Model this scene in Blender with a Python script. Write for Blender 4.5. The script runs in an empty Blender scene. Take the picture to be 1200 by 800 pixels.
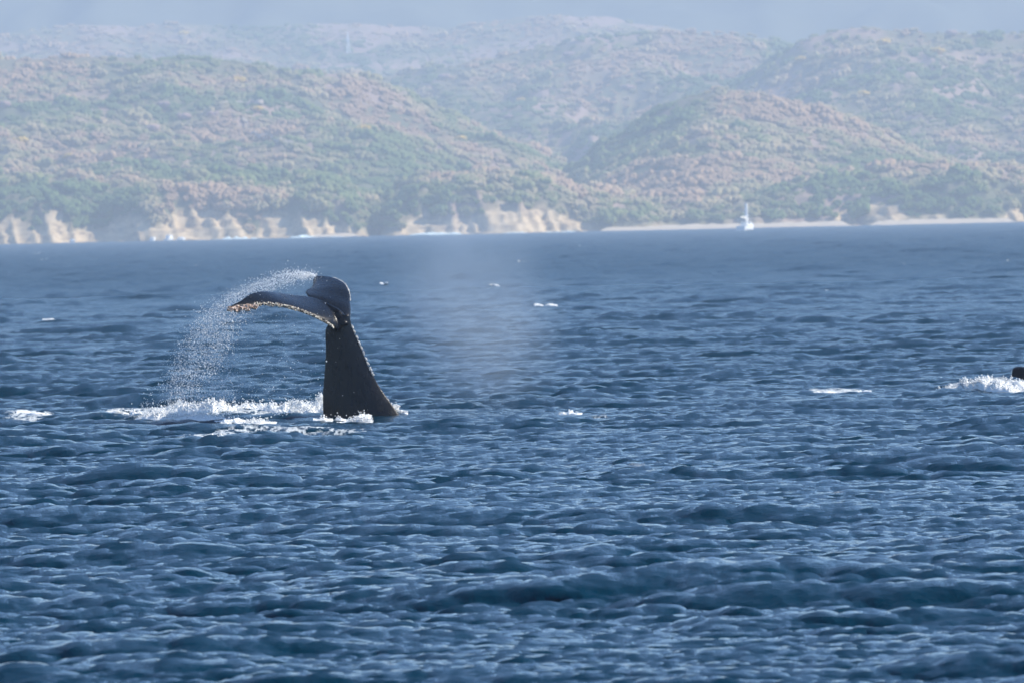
import bpy, bmesh, math, random
import numpy as np
from mathutils import Vector, Matrix

random.seed(7)
RNG = np.random.default_rng(11)
sc = bpy.context.scene
COL = sc.collection

# ------------------------------------------------------------------ camera
CAM_H = 3.5
LENS, SENSOR = 200.0, 22.3
KPX = (SENSOR / 2 / LENS) / 600.0            # tangent per pixel of a 1200 px wide frame
PITCH = math.atan((400 - 265.3) * KPX)
ROLL = math.radians(1.25)
fwd = Vector((0, math.cos(PITCH), -math.sin(PITCH)))
up0 = Vector((0, math.sin(PITCH), math.cos(PITCH)))
rt0 = Vector((1, 0, 0))
rt = rt0 * math.cos(ROLL) - up0 * math.sin(ROLL)
up = rt0 * math.sin(ROLL) + up0 * math.cos(ROLL)
cam = bpy.data.cameras.new('camera')
camo = bpy.data.objects.new('camera', cam)
COL.objects.link(camo)
cam.lens, cam.sensor_width = LENS, SENSOR
cam.clip_start, cam.clip_end = 1.0, 60000
cam.dof.use_dof = True
cam.dof.focus_distance = 138
cam.dof.aperture_fstop = 4.5
m = Matrix((rt, up, -fwd)).transposed().to_4x4()
m.translation = Vector((0, 0, CAM_H))
camo.matrix_world = m
sc.camera = camo


def P(px, py, Y):
    """world point seen at photo pixel (px, py) at distance Y along the view"""
    d = fwd + rt * ((px - 600) * KPX) + up * ((400 - py) * KPX)
    t = Y / d.y
    return Vector((d.x * t, Y, CAM_H + d.z * t))


def G(px, py, z=0.0):
    d = fwd + rt * ((px - 600) * KPX) + up * ((400 - py) * KPX)
    t = (z - CAM_H) / d.z
    return Vector((d.x * t, d.y * t, z))


# ------------------------------------------------------------------ light
SUN_EL, SUN_AZ = math.radians(40), math.radians(84)     # azimuth clockwise from the view direction
to_sun = Vector((math.sin(SUN_AZ) * math.cos(SUN_EL), math.cos(SUN_AZ) * math.cos(SUN_EL), math.sin(SUN_EL)))
w = bpy.data.worlds.new('World')
sc.world = w
w.use_nodes = True
wn = w.node_tree
sky = wn.nodes.new('ShaderNodeTexSky')
sky.sky_type = 'NISHITA'
sky.sun_disc = False
sky.sun_elevation, sky.sun_rotation = SUN_EL, SUN_AZ
sky.air_density, sky.dust_density, sky.ozone_density = 0.72, 0.0, 4.6
bg = wn.nodes['Background']
bg.inputs['Strength'].default_value = 0.15
wn.links.new(sky.outputs[0], bg.inputs['Color'])
sl = bpy.data.lights.new('sun', 'SUN')
sl.energy, sl.angle, sl.color = 4.2, math.radians(0.53), (1.0, 0.93, 0.82)
so = bpy.data.objects.new('sun', sl)
COL.objects.link(so)
so.rotation_euler = (-to_sun).to_track_quat('-Z', 'Y').to_euler()
sc.view_settings.view_transform = 'Standard'
sc.view_settings.look = 'None'
sc.view_settings.exposure = 0.84
sc.view_settings.gamma = 1.0
sc.view_settings.use_curve_mapping = False
sc.cycles.use_denoising = True
sc.cycles.denoising_prefilter = 'ACCURATE'
sc.cycles.sample_clamp_direct = 2.5
sc.cycles.sample_clamp_indirect = 2.0
sc.cycles.max_bounces = 6
sc.cycles.volume_bounces = 0
sc.cycles.volume_step_rate = 1.0
sc.cycles.volume_max_steps = 128


# ------------------------------------------------------------------ helpers
def tag(o, label=None, cat=None, group=None, kind=None):
    if label: o['label'] = label
    if cat: o['category'] = cat
    if group: o['group'] = group
    if kind: o['kind'] = kind
    return o


def empty(name, loc):
    o = bpy.data.objects.new(name, None)
    o.location = loc
    o.empty_display_size = 0.3
    COL.objects.link(o)
    return o


def npmesh(name, V, F, smooth=True):
    """fast mesh from numpy: V (n,3), F (m,k) all faces k-gons"""
    V = np.asarray(V, np.float32); F = np.asarray(F, np.int32)
    me = bpy.data.meshes.new(name)
    k = F.shape[1]
    me.vertices.add(len(V)); me.vertices.foreach_set('co', V.ravel())
    me.loops.add(F.size); me.loops.foreach_set('vertex_index', F.ravel())
    me.polygons.add(len(F))
    me.polygons.foreach_set('loop_start', np.arange(len(F), dtype=np.int32) * k)
    me.polygons.foreach_set('use_smooth', np.full(len(F), smooth, dtype=bool))
    me.update(calc_edges=True)
    return me


def link(name, me, mat=None, parent=None):
    o = bpy.data.objects.new(name, me)
    COL.objects.link(o)
    if mat: me.materials.append(mat)
    if parent:
        o.parent = parent
        o.matrix_parent_inverse = Matrix.Translation(-Vector(parent.location))
    return o


def attr(me, name, arr):
    a = me.attributes.new(name, 'FLOAT', 'POINT')
    a.data.foreach_set('value', np.asarray(arr, np.float32).ravel())


def grid_faces(nr, nc, wrap=False):
    i = np.arange(nr - 1)[:, None]
    j = np.arange(nc if wrap else nc - 1)[None, :]
    j2 = (j + 1) % nc
    return np.stack([i * nc + j, i * nc + j2, (i + 1) * nc + j2, (i + 1) * nc + j], -1).reshape(-1, 4)


def hash2(ix, iy, s):
    h = (ix.astype(np.int64) * 374761393 + iy.astype(np.int64) * 668265263 + s * 2246822519) & 0xFFFFFFFF
    h = ((h ^ (h >> 13)) * 1274126177) & 0xFFFFFFFF
    h = h ^ (h >> 16)
    return (h & 0xFFFFFF) / float(0xFFFFFF)


def vnoise(x, y, s=0):
    x = np.asarray(x, float); y = np.asarray(y, float)
    ix, iy = np.floor(x), np.floor(y)
    fx, fy = x - ix, y - iy
    fx = fx * fx * fx * (fx * (fx * 6 - 15) + 10); fy = fy * fy * fy * (fy * (fy * 6 - 15) + 10)
    ix = ix.astype(np.int64); iy = iy.astype(np.int64)
    a, b = hash2(ix, iy, s), hash2(ix + 1, iy, s)
    c, d = hash2(ix, iy + 1, s), hash2(ix + 1, iy + 1, s)
    return (a + (b - a) * fx) * (1 - fy) + (c + (d - c) * fx) * fy


def fbm(x, y, oct=4, s=0, gain=0.5, ridged=False):
    t, amp, tot = 0, 1.0, 0
    for i in range(oct):
        n = vnoise(x * 2 ** i + 17.3 * i, y * 2 ** i - 9.1 * i, s + i)
        if ridged: n = 1 - np.abs(2 * n - 1)
        t = t + n * amp; tot += amp; amp *= gain
    return t / tot


def sstep(a, b, x):
    t = np.clip((x - a) / (b - a), 0, 1)
    return t * t * (3 - 2 * t)


# ---- materials
def mat(name):
    m_ = bpy.data.materials.new(name)
    m_.use_nodes = True
    nt = m_.node_tree
    return m_, nt, nt.nodes['Principled BSDF']


def N(nt, typ, **kw):
    n = nt.nodes.new(typ)
    for k, v in kw.items():
        if k in ('operation', 'noise_dimensions', 'noise_type', 'attribute_name', 'attribute_type', 'data_type', 'blend_type', 'normalize', 'interpolation'):
            setattr(n, k, v)
        else:
            n.inputs[k].default_value = v
    return n


def ramp(nt, fac, stops, interp='LINEAR'):
    r = nt.nodes.new('ShaderNodeValToRGB')
    cr = r.color_ramp
    cr.interpolation = interp
    while len(cr.elements) < len(stops): cr.elements.new(0.5)
    for e, (p, c) in zip(cr.elements, stops):
        e.position = p
        e.color = (c, c, c, 1) if not hasattr(c, '__len__') else (*c, 1)
    nt.links.new(fac, r.inputs[0])
    return r.outputs[0]


def mixc(nt, fac, a, b):
    mx = nt.nodes.new('ShaderNodeMix')
    mx.data_type = 'RGBA'
    for s, v in ((0, fac), (6, a), (7, b)):
        if hasattr(v, 'is_linked'): nt.links.new(v, mx.inputs[s])
        elif s == 0: mx.inputs[0].default_value = v
        else: mx.inputs[s].default_value = (*v, 1)
    return mx.outputs[2]


def math_(nt, op, a, b=0.0, clamp=False):
    n = nt.nodes.new('ShaderNodeMath')
    n.operation = op; n.use_clamp = clamp
    for i, v in enumerate((a, b)):
        if hasattr(v, 'is_linked'): nt.links.new(v, n.inputs[i])
        else: n.inputs[i].default_value = v
    return n.outputs[0]


def pos_noise(nt, scale, detail=4, stretch=(1, 1, 1), rot=0.0, rough=0.5):
    g = nt.nodes.new('ShaderNodeNewGeometry')
    mp = nt.nodes.new('ShaderNodeMapping')
    mp.inputs['Scale'].default_value = stretch
    mp.inputs['Rotation'].default_value = (0, 0, rot)
    nt.links.new(g.outputs['Position'], mp.inputs[0])
    n = N(nt, 'ShaderNodeTexNoise', Scale=scale, Detail=detail, Roughness=rough)
    nt.links.new(mp.outputs[0], n.inputs['Vector'])
    return n.outputs['Fac']


def plain(name, col, rough=0.6, var=0.25, scale=3.0, spec=0.5):
    m_, nt, b = mat(name)
    nz = pos_noise(nt, scale)
    c2 = tuple(max(0, c * (1 - var)) for c in col)
    nt.links.new(mixc(nt, nz, c2, col), b.inputs['Base Color'])
    b.inputs['Roughness'].default_value = rough
    b.inputs['Specular IOR Level'].default_value = spec
    return m_


# ------------------------------------------------------------------ ocean field
def ocean_tile(Nn, L, hs, lam_p, lam_min, wind, spread, seed, slope):
    rng = np.random.default_rng(seed)
    k1 = np.fft.fftfreq(Nn, d=L / Nn) * 2 * np.pi
    kx, ky = np.meshgrid(k1, k1, indexing='xy')
    k = np.hypot(kx, ky); k[0, 0] = 1
    kp = 2 * np.pi / lam_p
    cosd = (kx * math.cos(wind) + ky * math.sin(wind)) / k
    sp = spread * np.exp(-k / (6 * kp)) + 1.2
    D = np.maximum(cosd, 0) ** (2 * sp) + 0.03
    S = np.exp(-1.25 * (kp / k) ** 2) / k ** slope * D * np.exp(-(k * lam_min / (2 * np.pi)) ** 2)
    S[0, 0] = 0
    g = rng.standard_normal((Nn, Nn)) + 1j * rng.standard_normal((Nn, Nn))
    H = g * np.sqrt(S)
    h = np.fft.ifft2(H)
    s = hs / 4 / h.real.std()
    dx = np.fft.ifft2(H * (-1j * kx / k)).real * s
    dy = np.fft.ifft2(H * (-1j * ky / k)).real * s
    hr = h.real * s
    return hr, dx, dy, L, Nn


WIND = math.radians(-98)
TA = ocean_tile(1024, 102.4, 0.20, 3.6, 0.25, WIND, 7.0, 3, 4.2)
TB = ocean_tile(1024, 67.3, 0.080, 1.5, 0.14, WIND + 0.22, 4.0, 5, 3.8)
TC = ocean_tile(256, 181.0, 0.22, 12.0, 3.0, WIND - 0.2, 8.0, 8, 4.0)
TD = ocean_tile(1024, 29.7, 0.060, 0.60, 0.06, WIND - 0.15, 3.0, 13, 3.5)
CHOP = 1.55


def tile_sample(T, x, y):
    h, dx, dy, L, n = T
    u = (x / L % 1) * n; v = (y / L % 1) * n
    i = np.floor(u).astype(int); j = np.floor(v).astype(int)
    fu, fv = u - i, v - j
    i %= n; j %= n
    i2, j2 = (i + 1) % n, (j + 1) % n
    out = []
    for A in (h, dx, dy):
        out.append((A[j, i] * (1 - fu) + A[j, i2] * fu) * (1 - fv) + (A[j2, i] * (1 - fu) + A[j2, i2] * fu) * fv)
    return out


def sea(x, y):
    x = np.asarray(x, float); y = np.asarray(y, float)
    mod = np.clip(0.2 + 2.6 * fbm(x / 6.0, y / 9.0, 3, 40) ** 2, .3, 1.25)
    a = tile_sample(TA, x, y); b = tile_sample(TB, x + 13.7, y - 5.1); c = tile_sample(TC, x, y); d = tile_sample(TD, x, y)
    r = [(p + q) * mod + s + e for p, q, s, e in zip(a, b, c, d)]
    calm = 1 - 0.65 * np.exp(-(((x + 3.8) / 3.2) ** 2 + ((y - 166.5) / 4.5) ** 2))
    calm = calm * (1 + 0.7 * sstep(300, 1500, np.hypot(x, y)))
    return r[0] * calm, r[1] * CHOP * calm, r[2] * CHOP * calm


def sea_z(x, y):
    """height of the displaced surface over (x, y)"""
    x = np.asarray(x, float); y = np.asarray(y, float)
    ux, uy = x.copy(), y.copy()
    for _ in range(4):
        h, dx, dy = sea(ux, uy)
        ux, uy = x - dx, y - dy
    return sea(ux, uy)[0]


# foam patches lying on the water: (px, py, half length px, half depth m, strength)
FOAM = [
    (335, 509, 105, 0.55, 1.0), (250, 512, 45, 0.5, .9), (280, 488, 170, 0.9, 1.0), (400, 487, 60, .8, .9), (400, 508, 45, 0.5, 1.0),
    (35, 491, 34, 0.8, .75), (30, 496, 30, 0.6, .7), (130, 484, 22, 0.5, .7), (165, 483, 40, 0.6, .7),
    (668, 486, 22, 0.8, .62), (700, 490, 30, 0.7, .5), (600, 489, 30, .5, .45),
    (985, 458, 42, 0.9, 1.0), (1155, 455, 60, 1.1, 1.0), (1092, 445, 20, 0.5, .7), (1060, 470, 60, .8, .4),
    (538, 508, 8, 0.3, .9), (745, 550, 22, 0.3, .5), (980, 580, 22, 0.22, .5), (1140, 763, 34, .12, .55),
    (1180, 592, 30, .3, .4), (470, 682, 12, .12, .6), (640, 590, 40, .6, .45),
]


def foam_field(x, y):
    f = np.zeros_like(x)
    for px, py, hl, hd, s in FOAM:
        g = G(px, py)
        hx = hl * KPX * g.y
        q = ((x - g.x) / hx) ** 2 + ((y - g.y) / (hd * 4.0)) ** 2
        f = np.maximum(f, s * np.exp(-q ** 1.5 * 0.9))
    return f


def build_water():
    # rows: geometric spacing from beside the boat to the shore and on to the horizon
    r = [0.0, 6, 14, 24, 34, 42, 48, 52, 55]
    while r[-1] < 3300: r.append(r[-1] * (1.00098 + .0027 * float(sstep(150, 750, r[-1]))))
    while r[-1] < 5200: r.append(r[-1] * 1.010)
    r += [5600, 6500, 8000, 9600]
    r = np.array(r)
    half = 3.7
    fine = np.linspace(-half, half, 354)
    out = np.concatenate([(half + (13 - half) * np.linspace(0, 1, 46) ** 1.6)[1:], np.linspace(13, 180, 20)[1:]])
    ang = np.radians(np.concatenate([-out[::-1][1:], fine, out]))
    R, A = np.meshgrid(r, ang, indexing='ij')
    X, Y = R * np.sin(A), R * np.cos(A)
    h, dx, dy = sea(X, Y)
    fade = (sstep(12.5, 5, np.abs(np.degrees(A))) * sstep(40, 55, R) * sstep(5000, 4300, R))
    V = np.stack([X + dx * fade, Y + dy * fade, h * fade], -1).reshape(-1, 3)
    F = grid_faces(len(r), len(ang), wrap=True)
    me = npmesh('sea', V, F[:, ::-1])
    fo = foam_field(X + dx * fade, Y + dy * fade)
    attr(me, 'foam', fo)
    attr(me, 'ripple', 0.05 + 0.14 * sstep(90, 260, R) + 0.15 * sstep(180, 800, R))
    return me


mw, nt, b = mat('sea_water')
b.inputs['Base Color'].default_value = (0.0001, 0.021, 0.040, 1)
b.inputs['IOR'].default_value = 1.17
b.inputs['Specular Tint'].default_value = (.5, .85, 1, 1)
b.inputs['Roughness'].default_value = 0.09
n1 = pos_noise(nt, 1.0, 7, (2.6, 3.4, 1.0), 0.12, 0.68)
n2 = pos_noise(nt, 1.0, 4, (9.0, 12.0, 6.0), -0.25, 0.7)
hh = math_(nt, 'ADD', math_(nt, 'MULTIPLY', n1, 1.0), math_(nt, 'MULTIPLY', n2, 0.26))
bp = nt.nodes.new('ShaderNodeBump')
bp.inputs['Strength'].default_value = 1.0
bp.inputs['Distance'].default_value = 0.05
bp.inputs['Filter Width'].default_value = 0.02
nt.links.new(hh, bp.inputs['Height'])
nt.links.new(bp.outputs[0], b.inputs['Normal'])
fa = N(nt, 'ShaderNodeAttribute', attribute_name='foam')
nf = pos_noise(nt, 1.5, 9, (2.2, 1.1, 1.0), 0.2, 0.74)
nl = pos_noise(nt, 1.0, 5, (4.5, 2.0, 1.0), -0.3, 0.62)
lace = ramp(nt, math_(nt, 'ABSOLUTE', math_(nt, 'SUBTRACT', nl, 0.5)), [(0.0, 1.0), (0.035, 0.55), (0.09, 0.0)])
blot = math_(nt, 'MULTIPLY', math_(nt, 'SUBTRACT', math_(nt, 'ADD', fa.outputs['Fac'], nf), 1.40), 6.0, True)
lw = math_(nt, 'MULTIPLY', math_(nt, 'SUBTRACT', math_(nt, 'ADD', fa.outputs['Fac'], nf), 0.92), 4.0, True)
fm = math_(nt, 'MAXIMUM', blot, math_(nt, 'MULTIPLY', lace, lw))
nt.links.new(mixc(nt, fm, (0.0001, 0.021, 0.040), (0.66, 0.70, 0.70)), b.inputs['Base Color'])
nt.links.new(math_(nt, 'ADD', math_(nt, 'MULTIPLY', fm, 0.6), N(nt, 'ShaderNodeAttribute', attribute_name='ripple').outputs['Fac']), b.inputs['Roughness'])
water = link('sea', build_water(), mw)
tag(water, 'choppy deep blue sea with small whitecaps', None, None, 'structure')

# ------------------------------------------------------------------ land
SHORE = 4600.0


def ridge(pts, D):
    """photo ridge line -> (world x, world z) at distance D"""
    q = [P(px, py, D) for px, py in pts]
    return np.array([p.x for p in q]), np.array([max(p.z, -6) for p in q])


HILLS = [
    # name, ridge line in the photo, ridge distance, foot distance, profile power, relief, seed
    (([(-900, 30), (-300, 40), (0, 38), (100, 31), (200, 27), (300, 33), (400, 28), (510, 34), (560, 25), (640, 17), (740, 20), (830, 38), (920, 52), (1050, 64), (1250, 70), (1900, 60)]), 8300, 7000, 0.9, 0.10, 1),
    (([(-900, 90), (-200, 76), (0, 74), (300, 80), (430, 92), (480, 82), (560, 67), (600, 58), (660, 50), (740, 42), (800, 37), (860, 40), (920, 50), (1000, 78), (1200, 130), (1900, 150)]), 7000, 5700, 0.8, 0.26, 2),
    (([(500, 250), (700, 190), (780, 150), (855, 102), (900, 74), (940, 49), (975, 41), (1010, 37), (1060, 36), (1100, 38), (1200, 40), (1350, 30), (1900, 60)]), 6400, 5300, 0.85, 0.26, 3),
    (([(-900, 90), (-300, 72), (0, 69), (100, 68), (200, 70), (330, 76), (430, 92), (480, 112), (540, 143), (600, 168), (650, 188), (700, 203), (740, 222), (765, 246), (790, 275), (1900, 400)]), 5650, 4690, 0.72, 0.30, 4),
    (([(-900, 500), (640, 300), (672, 250), (690, 198), (720, 172), (760, 138), (800, 116), (830, 107), (870, 110), (930, 125), (1000, 142), (1060, 168), (1120, 188), (1170, 208), (1200, 216), (1400, 205), (1900, 190)]), 5300, 4780, 0.75, 0.20, 5),
]
# low coastal terraces ending in cliffs: ridge line, ridge distance, share of the height that is cliff
TERR = [
    (([(-900, 215), (0, 216), (60, 222), (130, 214), (230, 207), (320, 209), (395, 216), (420, 232), (434, 275), (448, 275), (462, 232), (490, 214), (560, 209), (650, 218), (700, 232), (750, 243), (772, 272), (800, 300), (1900, 400)]), 4790, 0.60, 21),
    (([(-900, 500), (690, 300), (720, 272), (770, 258), (800, 247), (880, 238), (960, 214), (1020, 204), (1180, 203), (1300, 208), (1900, 200)]), 4860, 0.62, 22),
]


def land_h(x, y):
    z = np.full_like(x, -4.0)
    cl = np.zeros_like(x)
    for pts, Dr, Df, pw, rel, s in HILLS:
        rx, rz = ridge(pts, Dr)
        wob = (fbm(x / 130, y / 170, 3, s * 7) - .5)
        zr = np.interp(x + wob * 45, rx, rz)
        zr = zr * (1 + 0.02 * (fbm(x / 60, y * 0 + s, 3, s + 60) - .5))
        t = (y - Df) / (Dr - Df)
        front = np.clip(t, 0, 1) ** pw
        # gullies running down the slope
        gul = fbm(x / 85 + wob * 1.2, y / 260, 4, s * 13, 0.55, True)
        prof = front * (1 - rel * (1 - np.clip(t, 0, 1)) ** 0.5 * 2.6 * (1 - gul) * sstep(0, .25, t))
        back = np.clip(1 - (t - 1) * 0.9, 0, 1)
        hh_ = zr * np.where(t < 1, prof, back) + (fbm(x / 30, y / 40, 3, s * 3) - .5) * 7 * np.clip(t * 3, 0, 1)
        hh_ = np.where(t < 0, -4.0, hh_)
        z = np.maximum(z, hh_)
    for pts, Dr, share, s in TERR:
        rx, rz = ridge(pts, Dr)
        zr = np.interp(x + 10 * (fbm(x / 40, y / 40, 2, s + 31) - .5), rx, rz)
        fiss = fbm(x / 42 + y / 160, y / 120 + 3.3 * s, 4, s, 0.6, True)
        Df = SHORE + (40 if s == 22 else 8) + 44 * (1 - fiss) ** 1.2 + 26 * (fbm(x / 90, y * 0, 2, s + 5) - .5)
        t = (y - Df) / (Dr - Df)
        stepn = 0.35 + 1.2 * fbm(x / 34, y / 60, 4, s + 9)
        shr = np.clip(share * stepn, 0.1, .95)
        cliff = sstep(0, 0.20, t) * shr + (1 - shr) * np.clip(t, 0, 1) ** 0.8
        hh_ = np.where(t < 0, -4, np.where(t < 1, zr * cliff, zr * np.clip(1 - (t - 1) * .3, 0, 1)))
        hh_ += ((fbm(x / 14, y / 16, 4, s + 2) - .5) * 9.0 + (fbm(x / 30, y / 34, 3, s + 44, .5, True) - .5) * 9) * np.clip(t * 5, 0, 1)
        hh_ = np.where(zr < 0.5, -4, hh_)
        led = 3.6 + 2.5 * fbm(x / 40, y / 40, 2, s + 51)
        hh_ = np.where((t > 0) & (t < .3), hh_ * .45 + .55 * (np.floor(hh_ / led) + sstep(.35, .75, hh_ / led % 1)) * led, hh_)
        # bare rock: how high it shows above the water at each stretch of the coast (photo columns, rows above the waterline)
        gx = [-900, 0, 20, 40, 62, 75, 85, 125, 145, 165, 200, 215, 270, 282, 290, 305, 312, 340, 400, 430, 442, 470, 480, 500, 530, 560, 590, 620, 640, 680, 700, 770, 980, 988, 1003, 1007, 1015, 1020, 1035, 1058, 1070, 1090, 1112, 1122, 1178, 1186, 1196, 1205, 1900]
        gh = [30, 30, 40, 20, 46, 46, 18, 24, 40, 42, 30, 46, 50, 42, 8, 8, 42, 36, 22, 10, 0, 4, 20, 40, 30, 30, 38, 30, 36, 16, 5, 6, 6, 30, 30, 0, 0, 36, 26, 30, 8, 16, 14, 6, 6, 26, 24, 10, 20]
        lim = np.interp(600 + x / (KPX * y), gx, gh) * KPX * SHORE
        lim = lim * (.45 + .6 * fbm(x / 11, hh_ / 7 + y / 30, 4, s + 61))
        rk = sstep(1.5, -1.5, hh_ - lim) * sstep(.16, .34, fbm(x / 13, hh_ / 6 + y / 26, 4, s + 71, .6))
        cl = np.where(hh_ > z, np.where((t > 0) & (zr > 1), rk, 0), cl)
        z = np.maximum(z, hh_)
    return z, cl


def build_land():
    ys = np.concatenate([np.arange(4570, 4760, 2.2), np.arange(4760, 5700, 10.0), np.arange(5700, 7100, 16.0), np.arange(7100, 8900, 40)])
    px = np.concatenate([np.arange(-900, -150, 14), np.arange(-150, 1350, 3.0), np.arange(1350, 2101, 14)])
    tx = (px - 600) * KPX
    Yg, T = np.meshgrid(ys, tx, indexing='ij')
    Xg = T * Yg
    Z, cl = land_h(Xg, Yg)
    me = npmesh('hills', np.stack([Xg, Yg, Z], -1).reshape(-1, 3), grid_faces(len(ys), len(px)))
    attr(me, 'rock', cl)
    return me


ml, nt, b = mat('dry_forest_floor')
nA = pos_noise(nt, 0.012, 6, (1, 0.6, 1), 0, 0.6)
nB = pos_noise(nt, 0.09, 5, (1, 0.6, 1), 0, 0.6)
veg = ramp(nt, nA, [(0.40, (0.07, 0.105, 0.035)), (0.5, (0.13, 0.13, 0.06)), (0.58, (0.30, 0.215, 0.165))])
veg = mixc(nt, math_(nt, 'MULTIPLY', nB, 0.5), veg, (0.30, 0.21, 0.17))
rka = N(nt, 'ShaderNodeAttribute', attribute_name='rock')
rockn = pos_noise(nt, 0.16, 6, (1, 1, 2.4), 0, 0.7)
rock = ramp(nt, rockn, [(0.34, (0.20, 0.15, 0.11)), (0.46, (0.43, 0.325, 0.19)), (0.6, (0.58, 0.455, 0.29))])
nt.links.new(mixc(nt, rka.outputs['Fac'], veg, rock), b.inputs['Base Color'])
b.inputs['Roughness'].default_value = 0.95
b.inputs['Specular IOR Level'].default_value = 0.1
hills = tag(link('hills', build_land(), ml), 'forested coastal hills with pale cliffs at the water', None, None, 'structure')

# far mountain range, mostly lost in the haze
ys = np.linspace(7800, 9300, 50); xs = np.linspace(-1500, 1500, 260)
Yg, Xg = np.meshgrid(ys, xs, indexing='ij')
zr = 235 + 40 * (fbm(Xg / 420, Yg / 900, 4, 77) - .3)
Zg = zr * np.clip((Yg - 7800) / 1200, 0, 1) ** 0.8 * (0.86 + .25 * fbm(Xg / 160, Yg / 400, 4, 5, .5, True)) - 3
Zg = np.where(Yg > 9100, Zg * .96, Zg)
mm = plain('far_forest', (0.11, 0.12, 0.08), 0.95, 0.5, 0.01, 0.1)
tag(link('mountains', npmesh('mountains', np.stack([Xg, Yg, Zg], -1).reshape(-1, 3), grid_faces(50, 260)), mm),
    'far mountain range fading into blue haze', None, None, 'structure')

# beach
msand = plain('pale_sand', (0.58, 0.49, 0.37), 0.95, 0.3, 0.2, 0.1)


def beach(px0, px1, seed):
    n, mrow = 160, 9
    pxs = np.linspace(px0, px1, n)
    V = []
    for j in range(mrow):
        t = j / (mrow - 1)
        for p in pxs:
            e = min(1, (p - px0) / 14, (px1 - p) / 14)
            y = SHORE - 14 + t * 62 * e + 5 * (float(vnoise(p / 30, seed, 4)) - .5)
            x = (p - 600) * KPX * y
            z = -0.5 + 2.9 * t ** 0.7 * e + 0.8 * (float(vnoise(p / 9, t * 5, seed)) - .5) * t
            V.append((x, y, z))
    o = link('beach', npmesh('beach', V, grid_faces(mrow, n)), msand)
    return tag(o, 'long pale sand beach below the right hill', None, None, 'structure')


beach(703, 1004, 1)
beach(1019, 1196, 2)
beach(365, 428, 3)

# surf: thin broken foam along the shore
msurf = plain('surf_foam', (0.62, 0.74, 0.74), 0.8, 0.15, 0.3, 0.2)


def surf_strip(px0, px1, hgt, seed):
    n = int((px1 - px0) * 1.5) + 8
    V = []
    for j in range(7):
        for i in range(n):
            p = px0 + (px1 - px0) * i / (n - 1)
            e = min(1, 4 * i / n, 4 * (n - 1 - i) / n)
            y = SHORE - 34 + 3 * j
            q = float(vnoise(p / 5.0, j * .7, seed)) * float(vnoise(p / 21.0, 3, seed + 1)) * 2.2
            V.append(((p - 600) * KPX * y, y, -0.5 + (0.5 + hgt * q) * e * math.sin(math.pi * j / 6)))
    return npmesh('surf', V, grid_faces(7, n))


sv = [(228, 432, 0.9), (470, 560, 1.5), (560, 700, 0.5)]
bm = bmesh.new()
for i, (a, c, hg) in enumerate(sv):
    bm.from_mesh(surf_strip(a, c, hg, 30 + i))
me = bpy.data.meshes.new('surf'); bm.to_mesh(me); bm.free()
for p_ in me.polygons: p_.use_smooth = True
tag(link('surf', me, msurf), 'pale line of surf breaking along the foot of the cliffs', 'surf', None, 'stuff')


# ------------------------------------------------------------------ trees
def ico(sub=1):
    bm_ = bmesh.new()
    bmesh.ops.create_icosphere(bm_, subdivisions=sub, radius=1)
    V = np.array([v.co[:] for v in bm_.verts]); F = np.array([[v.index for v in f.verts] for f in bm_.faces])
    bm_.free()
    return V, F


ICO1 = ico(1)
OCT = (np.array([[1, 0, 0], [-1, 0, 0], [0, 1, 0], [0, -1, 0], [0, 0, 1.2], [0, 0, -1.2]], float),
       np.array([[0, 2, 4], [2, 1, 4], [1, 3, 4], [3, 0, 4], [2, 0, 5], [1, 2, 5], [3, 1, 5], [0, 3, 5]]))


def blobs(cs, rs, base=ICO1, jit=0.25, flat=None, rng=RNG):
    """many small uneven lumps as one V, F"""
    bv, bf = base
    n = len(cs)
    cs = np.asarray(cs, float); rs = np.asarray(rs, float)
    if rs.ndim == 1: rs = rs[:, None]
    V = bv[None] * (1 + jit * rng.standard_normal((n, len(bv), 1))) * rs[:, None, :] + cs[:, None, :]
    F = bf[None] + (np.arange(n) * len(bv))[:, None, None]
    return V.reshape(-1, 3), F.reshape(-1, 3)


def crown_mesh(seed, n=20, wide=1.0):
    rng = np.random.default_rng(seed)
    d = rng.standard_normal((n, 3)); d /= np.linalg.norm(d, axis=1)[:, None]
    rad = rng.uniform(0.35, 0.85, n)
    c = d * rad[:, None] * np.array([wide, wide, 0.34]) + np.array([0, 0, 0.62])
    c[:, 2] = np.maximum(c[:, 2], 0.4)
    V, F = blobs(c, rng.uniform(0.26, 0.46, n), ICO1, 0.16, rng=rng)
    return V, F


def trunk_mesh(rng):
    V, F = [], []
    prof = [(0, 0.09), (0.3, 0.065), (0.7, 0.05)]
    for z, r_ in prof:
        for k in range(6):
            a = k * math.pi / 3
            V.append((math.cos(a) * r_ + z * .08, math.sin(a) * r_, z))
    for i in range(2):
        for k in range(6):
            F.append((i * 6 + k, i * 6 + (k + 1) % 6, (i + 1) * 6 + (k + 1) % 6, (i + 1) * 6 + k))
    for br in range(4):                                   # limbs
        a = br * 1.6 + rng.uniform(0, .6)
        s = len(V)
        for z, rr, r_ in ((0.4, 0.02, 0.035), (0.85, 0.38, 0.015)):
            for k in range(3):
                b_ = k * 2.1
                V.append((math.cos(a) * rr + math.cos(b_) * r_ + .04, math.sin(a) * rr + math.sin(b_) * r_, z))
        for k in range(3):
            F.append((s + k, s + (k + 1) % 3, s + 3 + (k + 1) % 3, s + 3 + k))
    return V, F


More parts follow.
